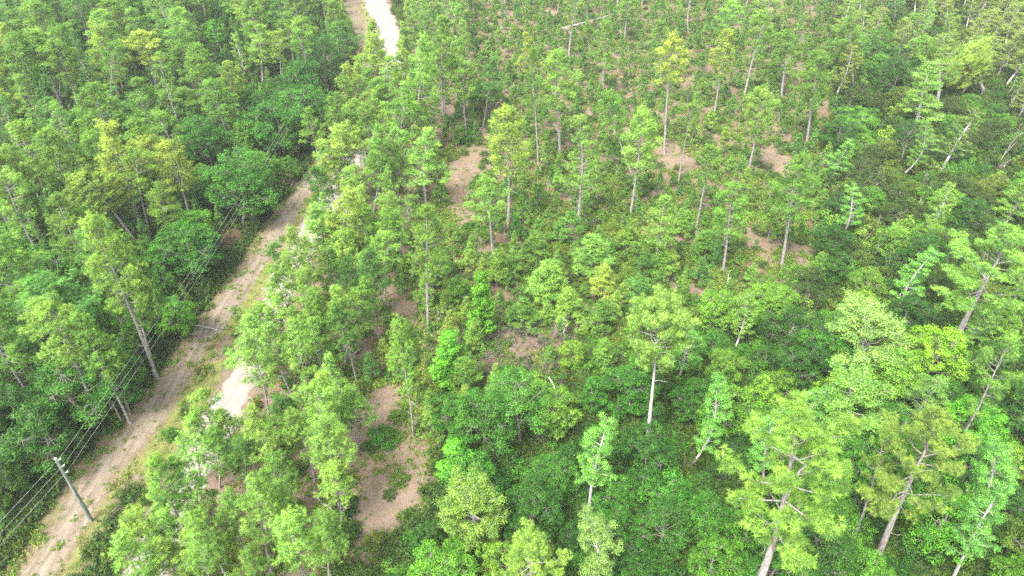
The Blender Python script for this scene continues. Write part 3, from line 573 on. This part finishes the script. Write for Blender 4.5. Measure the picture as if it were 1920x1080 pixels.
def merged(pr,mat):
    """trunk and crown of a prototype in one mesh for the scattered mass"""
    out=[]
    for tm,cm,H,R in pr:
        me=[m for m in (tm,cm) if m]; V=[];F=[];mi=[];tn=[];n=0;cn=[]
        for k,m in enumerate(me):
            v=np.empty(len(m.vertices)*3,dtype=np.float32); m.vertices.foreach_get('co',v); V.append(v.reshape(-1,3))
            ls=np.empty(len(m.polygons),dtype=np.int32); m.polygons.foreach_get('loop_start',ls); li=np.empty(len(m.loops),dtype=np.int32); m.loops.foreach_get('vertex_index',li)
            cc=np.zeros(len(m.vertices)*3,dtype=np.float32); cc[2::3]=1
            if 'cn' in m.attributes: m.attributes['cn'].data.foreach_get('vector',cc)
            cn.append(cc)
            tt=np.empty(len(m.vertices),dtype=np.float32); m.attributes['tone'].data.foreach_get('value',tt); F.append((ls,li+n)); tn.append(tt); mi.append(np.full(len(ls),k)); n+=len(tt)
        q=bpy.data.meshes.new('mass'); V=np.concatenate(V); q.vertices.add(len(V)); q.vertices.foreach_set('co',V.ravel()); off=0; st=[];lo=[]
        for ls,li in F: st.append(ls+off); lo.append(li); off+=len(li)
        lo=np.concatenate(lo); st=np.concatenate(st); q.loops.add(len(lo)); q.loops.foreach_set('vertex_index',lo.astype(np.int32)); q.polygons.add(len(st)); q.polygons.foreach_set('loop_start',st.astype(np.int32)); q.polygons.foreach_set('material_index',np.concatenate(mi).astype(np.int32)); q.update(calc_edges=True)
        a=q.attributes.new('tone','FLOAT','POINT'); a.data.foreach_set('value',np.concatenate(tn)); q.attributes.new('cn','FLOAT_VECTOR','POINT').data.foreach_set('vector',np.concatenate(cn)); q.materials.append(tm.materials[0]); q.materials.append(mat); out.append((q,H,R))
    return out
RESTL={'pine_tree':('distant_pines','green pines crowding the far forest','tall',[PG,PL,PB]),'slender_pine':('distant_slender_pines','thin pines behind those of the sand road','slim',[PG,PL]),
 'young_pine':('small_pines','small bushy pines filling the gaps of the forest','young',[PG,PB,PL,PD]),'broadleaf_tree':('forest_mass','leafy broadleaf crowns filling the far forest','oak',[OG,OD,(.07,.15,.02),OL]),
 'shrub':('thicket','tangled green shrubs covering the forest floor','shrub',[DK,(.06,.14,.02),OL,OG,(.10,.17,.02)]),'cypress_tree':('distant_feathery_wood','pale feathery trees of the far wood','cyp',[PL,CY])}
for n,l in REST.items():
    if len(l)<1 or n not in RESTL: continue
    nm,lab,k,pal=RESTL[n]; mat=foliage_mat(nm+'_leaf',pal); ms=merged(PR[k],mat); rng=np.random.default_rng(len(l)); idx=rng.integers(len(ms),size=len(l))
    S=np.array([(t['r']/ms[i][2],t['r']/ms[i][2],t['h']/ms[i][1]) for t,i in zip(l,idx)])
    scatter(nm,lab,'undergrowth' if k in('shrub','young') else 'wood',[m[0] for m in ms],np.array([t['x'] for t in l]),np.array([t['y'] for t in l]),S,rng.uniform(0,6.28,len(l)),idx)
# ground cover: low leafy plants, grass, twigs
def herb(seed,n=5,L=.12,W=.05,H=.35,R=.4,k=60,grass=False,mat=None):
    rng=np.random.default_rng(seed); mb=MB()
    if grass:
        a=rng.uniform(0,6.28,k); e=rng.uniform(.7,1.5,k); D=np.stack([np.cos(a)*np.cos(e),np.sin(a)*np.cos(e),np.sin(e)],1); P=rng.normal(size=(k,3))*[R*.5,R*.5,0]; needles(mb,P,D,rng.uniform(.5,1,k)*H,W,rng.uniform(.2,.9,k),rng,unit(D+np.array([0,0,1.])))
    else:
        C=rng.normal(size=(n*3,3))*[R*.6,R*.6,0]; C[:,2]=rng.uniform(.08,H,n*3); clumps(mb,C,rng,k//3,.2,L,W)
    return mb.mesh('plant',mat)
M_gc=foliage_mat('ground_leaves',[(.11,.24,.03),(.17,.30,.045),(.21,.25,.06),(.13,.33,.04),(.28,.22,.11)])
M_gr=foliage_mat('grass_blades',[(.17,.27,.05),(.24,.23,.09),(.12,.22,.035),(.30,.25,.15)])
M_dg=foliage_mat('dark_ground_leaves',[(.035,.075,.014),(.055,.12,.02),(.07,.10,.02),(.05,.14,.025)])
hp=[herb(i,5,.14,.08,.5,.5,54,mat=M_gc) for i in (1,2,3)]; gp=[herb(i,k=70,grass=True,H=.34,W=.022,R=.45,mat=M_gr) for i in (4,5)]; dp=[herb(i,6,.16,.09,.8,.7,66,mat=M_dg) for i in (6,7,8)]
cxt_=lambda y:(tl(y)+trr(y))/2
M_li=foliage_mat('dry_litter',[(.20,.13,.085),(.30,.21,.14),(.15,.10,.06),(.34,.27,.17),(.14,.16,.05)],trans=.1)
lp=[herb(i,k=60,grass=True,H=.2,W=.03,R=.8,mat=M_li) for i in (11,12,13)]
rng=np.random.default_rng(17); HX=[];GX=[];DX=[]
for q in range(90000):
    y=rng.uniform(24,232) if rng.random()<.6 else rng.uniform(24,110); hw=(y*.9+26)*.85+8; x=rng.uniform(-hw,hw); z=zone(x,y); s=rng.uniform(.6,1.3); nz=noise2(x,y,4.5)
    if z=='R':
        e=abs(x-rd(y))
        if e>2.0 and rng.random()<.5: GX.append((x,y,s*.7))
        continue
    op=openpatch(x,y)
    if z=='T':
        if rng.random()<.10: HX.append((x,y,s*.45))
        a,b=trr(y)-x,x-tl(y)
        pr=.9*math.exp(-(a/1.5)**2)+.55*math.exp(-(b/1.2)**2)+.05
        if y<46: pr+=.3*max(0,nz)+.08
        if rng.random()<pr*.8: GX.append((x,y,s*(.6 if a>2 and b>2 else 1)))
        if rng.random()<(.12 if b<1.5 or a<1.2 else .015): HX.append((x,y,s*.8))
        continue
    if z=='B':
        if x-trr(y)<4.5:
            if rng.random()<.8: GX.append((x,y,s))
        elif rng.random()<(.12 if op else .35)*(1+nz): HX.append((x,y,s*.8))
        continue
    if op:
        if (nz>.0 and rng.random()<.5) or rng.random()<.06: (GX if rng.random()<.5 else HX).append((x,y,s*.6))
        continue
    if z=='C':
        if rng.random()<.5+.6*nz: HX.append((x,y,s*1.1))
        continue
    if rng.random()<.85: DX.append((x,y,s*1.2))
LX=[]
for q in range(60000):
    y=rng.uniform(26,150); hw=(y*.9+26)*.8+8; x=rng.uniform(-hw,hw); z=zone(x,y)
    if z not in 'TBC': continue
    pr=.9 if openpatch(x,y) else .5
    if z=='T': pr=.25 if abs(x-cxt_(y))<1.6 else .7
    if rng.random()<pr: LX.append((x,y,rng.uniform(.5,1.3)))
print('ground plants',len(HX),len(GX),len(DX))
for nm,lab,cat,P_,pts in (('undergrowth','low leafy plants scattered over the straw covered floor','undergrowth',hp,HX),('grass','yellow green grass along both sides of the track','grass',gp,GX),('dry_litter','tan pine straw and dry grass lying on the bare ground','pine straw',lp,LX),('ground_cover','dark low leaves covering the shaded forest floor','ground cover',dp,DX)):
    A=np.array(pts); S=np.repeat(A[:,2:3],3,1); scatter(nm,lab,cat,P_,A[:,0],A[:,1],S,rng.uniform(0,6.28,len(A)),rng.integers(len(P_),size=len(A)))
# ------------------------------------------------------------------ ground
def axis(lo,hi,step,far): 
    return np.concatenate([-np.geomspace(far,-lo+step,14) if lo<0 else [],np.arange(lo,hi+.01,step),np.geomspace(hi+step,far,14)])
ax=axis(-200,200,1.25,2500); ay=axis(-30,300,1.25,2500); ay=np.unique(np.concatenate([[-800,-300,-120],ay])); nx,ny=len(ax),len(ay)
XX,YY=np.meshgrid(ax,ay); V=np.stack([XX,YY,np.zeros_like(XX)],-1).reshape(-1,3)
i=np.arange(ny-1)[:,None]*nx; j=np.arange(nx-1)[None]; Fq=np.stack([i+j,i+j+1,i+nx+j+1,i+nx+j],-1).reshape(-1,4)
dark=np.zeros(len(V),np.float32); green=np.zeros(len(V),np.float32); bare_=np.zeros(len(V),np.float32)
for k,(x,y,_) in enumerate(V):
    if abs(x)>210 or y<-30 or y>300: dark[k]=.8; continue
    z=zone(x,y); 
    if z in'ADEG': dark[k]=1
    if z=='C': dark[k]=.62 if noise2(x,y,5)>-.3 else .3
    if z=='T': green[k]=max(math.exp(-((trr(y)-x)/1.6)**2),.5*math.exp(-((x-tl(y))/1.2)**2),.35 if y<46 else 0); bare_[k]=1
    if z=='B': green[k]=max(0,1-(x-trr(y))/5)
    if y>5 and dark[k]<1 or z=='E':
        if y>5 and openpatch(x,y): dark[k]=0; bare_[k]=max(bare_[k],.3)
mb=MB(); mb.add(V,Fq); m,t=newmat('forest_floor')
tc=N(t,'ShaderNodeTexCoord')
def nz(s,d=6,ro=.6):
    n=N(t,'ShaderNodeTexNoise'); n.inputs['Scale'].default_value=s; n.inputs['Detail'].default_value=d; n.inputs['Roughness'].default_value=ro; t.links.new(tc.outputs['Object'],n.inputs[0]); return n.outputs[0]
n1,n2,n3=nz(.35),nz(2.2),nz(14,8,.7)
straw=ramp(t,n3,[(.3,(.075,.055,.04)),(.5,(.185,.132,.10)),(.72,(.28,.225,.175))]); straw=mix(t,ramp(t,n1,[(.4,(0,0,0)),(.62,(1,1,1))]),straw,ramp(t,n3,[(.3,(.085,.06,.044)),(.7,(.215,.158,.12))]))
straw=mix(t,ramp(t,nz(.9,5),[(.52,(0,0,0)),(.66,(.75,.75,.75))]),straw,ramp(t,n3,[(.3,(.05,.06,.02)),(.7,(.14,.15,.055))]))
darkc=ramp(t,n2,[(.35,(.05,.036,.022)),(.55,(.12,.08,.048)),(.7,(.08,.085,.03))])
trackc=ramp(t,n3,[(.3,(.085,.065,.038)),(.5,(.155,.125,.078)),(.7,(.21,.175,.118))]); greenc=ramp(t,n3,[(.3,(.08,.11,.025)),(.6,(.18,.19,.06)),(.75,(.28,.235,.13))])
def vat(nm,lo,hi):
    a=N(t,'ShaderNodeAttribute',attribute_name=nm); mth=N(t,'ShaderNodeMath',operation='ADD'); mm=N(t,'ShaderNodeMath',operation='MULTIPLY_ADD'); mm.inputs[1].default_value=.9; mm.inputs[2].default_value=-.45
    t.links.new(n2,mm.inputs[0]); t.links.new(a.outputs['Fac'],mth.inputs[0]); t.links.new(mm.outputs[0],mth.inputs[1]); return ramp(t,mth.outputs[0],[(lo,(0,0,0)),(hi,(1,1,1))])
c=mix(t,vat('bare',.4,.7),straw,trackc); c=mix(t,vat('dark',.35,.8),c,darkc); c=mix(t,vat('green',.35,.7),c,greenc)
p=N(t,'ShaderNodeBsdfPrincipled'); p.inputs['Roughness'].default_value=.95; p.inputs['Specular IOR Level'].default_value=.1; b=N(t,'ShaderNodeBump'); b.inputs['Strength'].default_value=.8; b.inputs['Distance'].default_value=.08
t.links.new(n3,b.inputs['Height']); t.links.new(b.outputs[0],p.inputs['Normal']); t.links.new(c,p.inputs['Base Color']); o=N(t,'ShaderNodeOutputMaterial'); t.links.new(p.outputs[0],o.inputs[0])
me=mb.mesh('ground',m)
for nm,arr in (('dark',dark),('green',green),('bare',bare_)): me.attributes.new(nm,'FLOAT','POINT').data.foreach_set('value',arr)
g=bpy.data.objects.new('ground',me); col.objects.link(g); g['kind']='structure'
# sand road and worn track strips with ragged edges
def strip(name,yr,cx,hw,z,mat,ja,step=.3,nxs=6):
    rng=np.random.default_rng(8); ys=np.arange(yr[0],yr[1],step); n=len(ys); L=np.zeros(n);Rr=np.zeros(n)
    for s,a in ((1.1,.3),(4,.35),(.35,.22)):
        ph=rng.uniform(0,6,2); L+=a*ja*np.sin(ys/s*1.9+ph[0]+np.sin(ys/s)); Rr+=a*ja*np.sin(ys/s*2.1+ph[1]+np.sin(ys/s*.8))
    L+=rng.normal(0,.12*ja,n); Rr+=rng.normal(0,.12*ja,n); c=cx(ys); s=np.linspace(0,1,nxs)[None]; hw=hw+np.clip((ys-145)/30,0,1)*1.3*(hw>1.8); xs=(c-hw+L)[:,None]*(1-s)+(c+hw+Rr)[:,None]*s
    V=np.stack([xs,np.broadcast_to(ys[:,None],xs.shape),np.full(xs.shape,z)],-1).reshape(-1,3); i=np.arange(n-1)[:,None]*nxs; j=np.arange(nxs-1)[None]
    mb=MB(); mb.add(V,np.stack([i+j,i+j+1,i+nxs+j+1,i+nxs+j],-1).reshape(-1,4)); o=bpy.data.objects.new(name,mb.mesh(name,mat)); col.objects.link(o); o['kind']='structure'; return o
def dirtmat(name,st,sc=9,along_=.12):
    m,t=newmat(name); tc=N(t,'ShaderNodeTexCoord'); mp=N(t,'ShaderNodeMapping'); mp.inputs['Scale'].default_value=(1,along_,1); t.links.new(tc.outputs['Object'],mp.inputs[0])
    a=N(t,'ShaderNodeTexNoise'); a.inputs['Scale'].default_value=1.6; a.inputs['Detail'].default_value=4; t.links.new(mp.outputs[0],a.inputs[0]); b=N(t,'ShaderNodeTexNoise'); b.inputs['Scale'].default_value=sc; b.inputs['Detail'].default_value=8; b.inputs['Roughness'].default_value=.7; t.links.new(tc.outputs['Object'],b.inputs[0])
    mm=N(t,'ShaderNodeMath',operation='MULTIPLY_ADD'); mm.inputs[1].default_value=.5; t.links.new(a.outputs[0],mm.inputs[0]); h=N(t,'ShaderNodeMath',operation='MULTIPLY'); h.inputs[1].default_value=.5; t.links.new(b.outputs[0],h.inputs[0]); t.links.new(h.outputs[0],mm.inputs[2])
    c=ramp(t,mm.outputs[0],st); p=N(t,'ShaderNodeBsdfPrincipled'); p.inputs['Roughness'].default_value=.95; p.inputs['Specular IOR Level'].default_value=.1; bp=N(t,'ShaderNodeBump'); bp.inputs['Strength'].default_value=.6; bp.inputs['Distance'].default_value=.06
    t.links.new(b.outputs[0],bp.inputs['Height']); t.links.new(bp.outputs[0],p.inputs['Normal']); t.links.new(c,p.inputs['Base Color']); o=N(t,'ShaderNodeOutputMaterial'); t.links.new(p.outputs[0],o.inputs[0]); return m
strip('sand_road',(-40,420),rd,2.05,.006,dirtmat('white_sand',[(.34,(.12,.10,.075)),(.46,(.215,.195,.165)),(.62,(.29,.275,.25))]),.9)
cxt=lambda y:(tl(y)+trr(y))/2+.3*np.sin(y/11)
strip('dirt_track',(10,128),cxt,1.55,.004,dirtmat('worn_dirt',[(.34,(.09,.072,.05)),(.47,(.155,.125,.092)),(.62,(.225,.19,.15))]),.8)
# ------------------------------------------------------------------ utility poles and wires
def plainmat(name,c,r=.6,metal=0):
    m=bpy.data.materials.new(name); m.use_nodes=True; p=m.node_tree.nodes['Principled BSDF']; n=m.node_tree.nodes.new('ShaderNodeTexNoise'); n.inputs['Scale'].default_value=9
    q=ramp(m.node_tree,n.outputs[0],[(.3,tuple(x*.75 for x in c)),(.7,tuple(min(1,x*1.2) for x in c))]); m.node_tree.links.new(q,p.inputs['Base Color']); p.inputs['Roughness'].default_value=r; p.inputs['Metallic'].default_value=metal; return m
M_pole=bark_mat('treated_pole_wood',(.10,.12,.10),(.21,.235,.20),sc=4); M_ins=plainmat('pale_insulator',(.62,.64,.66),.35); M_br=plainmat('galvanised_bracket',(.5,.52,.53),.4,.6); M_wire=plainmat('aluminium_wire',(.46,.47,.42),.6,.2)
def child(par,name,mb,mat,smooth=True):
    o=bpy.data.objects.new(name,mb.mesh(name,mat,smooth)); o.parent=par; col.objects.link(o); return o
px_,py_,ph,pdx=basetop(172,977,99,860)
WZ=[ph+.15,ph-1.0,ph-1.9]
def upole(x,y,label):
    e=bpy.data.objects.new('utility_pole',None); e.location=(x,y,0); col.objects.link(e); e['label']=label; e['category']='utility pole'; e['group']='poles of the power line'
    mb=MB(); P=np.array([(0,0,z) for z in np.linspace(-.5,ph,8)]); tube(mb,P,np.linspace(.2,.13,8),12); child(e,'shaft',mb,M_pole)
    mb=MB(); tube(mb,[(0,0,ph-.02),(0,0,ph+.05),(0,0,ph+.09)],[.14,.14,.05],10); child(e,'pole_cap',mb,M_br)
    for q,z in enumerate(WZ):
        mb=MB(); zz=min(z,ph-.12); tube(mb,[(.1,0,zz-.1),(.3,0,zz-.05),(.42,0,zz)],[.045,.04,.03],6); bo=child(e,'bracket',mb,M_br)
        mb=MB(); tube(mb,[(.42,0,zz-.02),(.44,0,zz+.05),(.45,0,zz+.06),(.46,0,zz+.12),(.47,0,zz+.13),(.5,0,z+.22 if q else zz+.3)],[.03,.065,.03,.065,.03,.025],8); o=child(bo,'insulator',mb,M_ins)
    mb=MB(); tube(mb,[(.16,.12,ph*.1),(.17,.12,ph*.3)],.03,6); child(e,'cable_guard',mb,M_br)
    return e
upole(px_,py_,'grey green utility pole standing at the edge of the dirt track lower left')
NX,NY=-40.2,132.0      # next pole, hidden among the trees beyond the bend
upole(NX,NY,'far utility pole hidden in the trees where the track ends'); SX,SY=-57.0,-8.0
upole(SX,SY,'utility pole standing behind the viewpoint on the same line')
for q,(z,nm) in enumerate(zip(WZ,('topmost','middle','lowest'))):
    mb=MB(); zc=z+.02; zi=[min(z,ph-.12)+.3,z+.22,z+.22][q]
    for (x0,y0,x1,y1,sag) in ((px_,py_,NX,NY,1.3),(SX,SY,px_,py_,.8)):
        s=np.linspace(0,1,40); P=np.stack([x0+.5+(x1-x0)*s,y0+(y1-y0)*s,zi-4*sag*s*(1-s)],1); tube(mb,P,.009,4)
    o=bpy.data.objects.new('power_line',mb.mesh('power_line',M_wire,True)); col.objects.link(o); o['label']=f'{nm} of the three pale wires strung from the utility pole'; o['category']='power line'; o['group']='wires of the power line'
# ------------------------------------------------------------------ fallen logs and slash
def log(name,a,b,r,mat,label,cat='fallen log',lift=.2,tw=5,lb=.0):
    ax_,ay_=at(*a); bx,by=at(*b); rng=np.random.default_rng(int(a[0])); s=np.linspace(0,1,8); mb=MB()
    P=np.stack([ax_+(bx-ax_)*s,ay_+(by-ay_)*s,lift+lb*s+0*s],1)+rng.normal(size=(8,3))*[.08,.08,.02]; tube(mb,P,np.linspace(r,r*.35,8),7)
    o=bpy.data.objects.new(name,None); o['label']=label; o['category']=cat; col.objects.link(o); child(o,'log_stem',mb,mat)
    mb=MB()
    for q in range(tw):
        p=along(P,rng.uniform(.4,.98)); B=curve_out(p,rng.uniform(0,6.28),rng.uniform(.5,1.6),.3,.2,3,rng,.25); tube(mb,B,[r*.3,r*.22,r*.15,.008],3)
    child(o,'twigs',mb,mat)
log('fallen_log',(1045,62),(1140,44),.2,M_wbark,'long white fallen log lying across the top of the picture',lift=.9,lb=1.2)
log('fallen_log',(598,938),(664,988),.1,M_dead,'thin pale fallen trunk beside the brown clearing at the bottom')
log('fallen_log',(300,412),(330,412),.16,M_dead,'short pale log between the oaks of the left forest',tw=2)
log('fallen_log',(362,612),(408,622),.1,M_wbark,'pale fallen branch lying on the pile of slash on the track',tw=4,lift=.35)
log('fallen_log',(1030,735),(1055,778),.11,M_dead,'curved white dead trunk beside the light green tree',lift=2.4,tw=2,lb=-1.6)
log('fallen_log',(495,345),(548,352),.12,M_dead,'brown fallen branches at the foot of the round oak',tw=8)
mb=MB(); rng=np.random.default_rng(4); cx,cy=at(385,622)
for q in range(150):
    a=rng.uniform(0,6.28); p=np.array([cx+rng.normal()*.9,cy+rng.normal()*.75,rng.uniform(.02,.35)]); B=curve_out(p,a,rng.uniform(.4,1.3),rng.uniform(-.1,.35),.1,3,rng,.2); tube(mb,B,[.016,.012,.009,.005],3)
o=bpy.data.objects.new('brush_pile',mb.mesh('brush_pile',bark_mat('grey_twigs',(.16,.13,.13),(.36,.31,.31)))); col.objects.link(o); o['label']='grey pile of cut twigs lying on the dirt track'; o['category']='brush pile'

# ------------------------------------------------------------------ thin haze over the whole forest
mb=MB(); X0,X1,Y0,Y1,Z0,Z1=-2600,2600,-2600,2600,-1.0,70.0
mb.add([(X0,Y0,Z0),(X1,Y0,Z0),(X1,Y1,Z0),(X0,Y1,Z0),(X0,Y0,Z1),(X1,Y0,Z1),(X1,Y1,Z1),(X0,Y1,Z1)],[[0,3,2,1],[4,5,6,7],[0,1,5,4],[1,2,6,5],[2,3,7,6],[3,0,4,7]])
m,t=newmat('haze_air'); v=N(t,'ShaderNodeVolumePrincipled'); v.inputs['Color'].default_value=(.93,.97,1,1); v.inputs['Density'].default_value=.00017; o=N(t,'ShaderNodeOutputMaterial'); t.links.new(v.outputs[0],o.inputs['Volume'])
o=bpy.data.objects.new('haze',mb.mesh('haze',m)); col.objects.link(o); o['kind']='stuff'; o['label']='thin pale haze hanging in the air over the forest'; o['category']='haze'
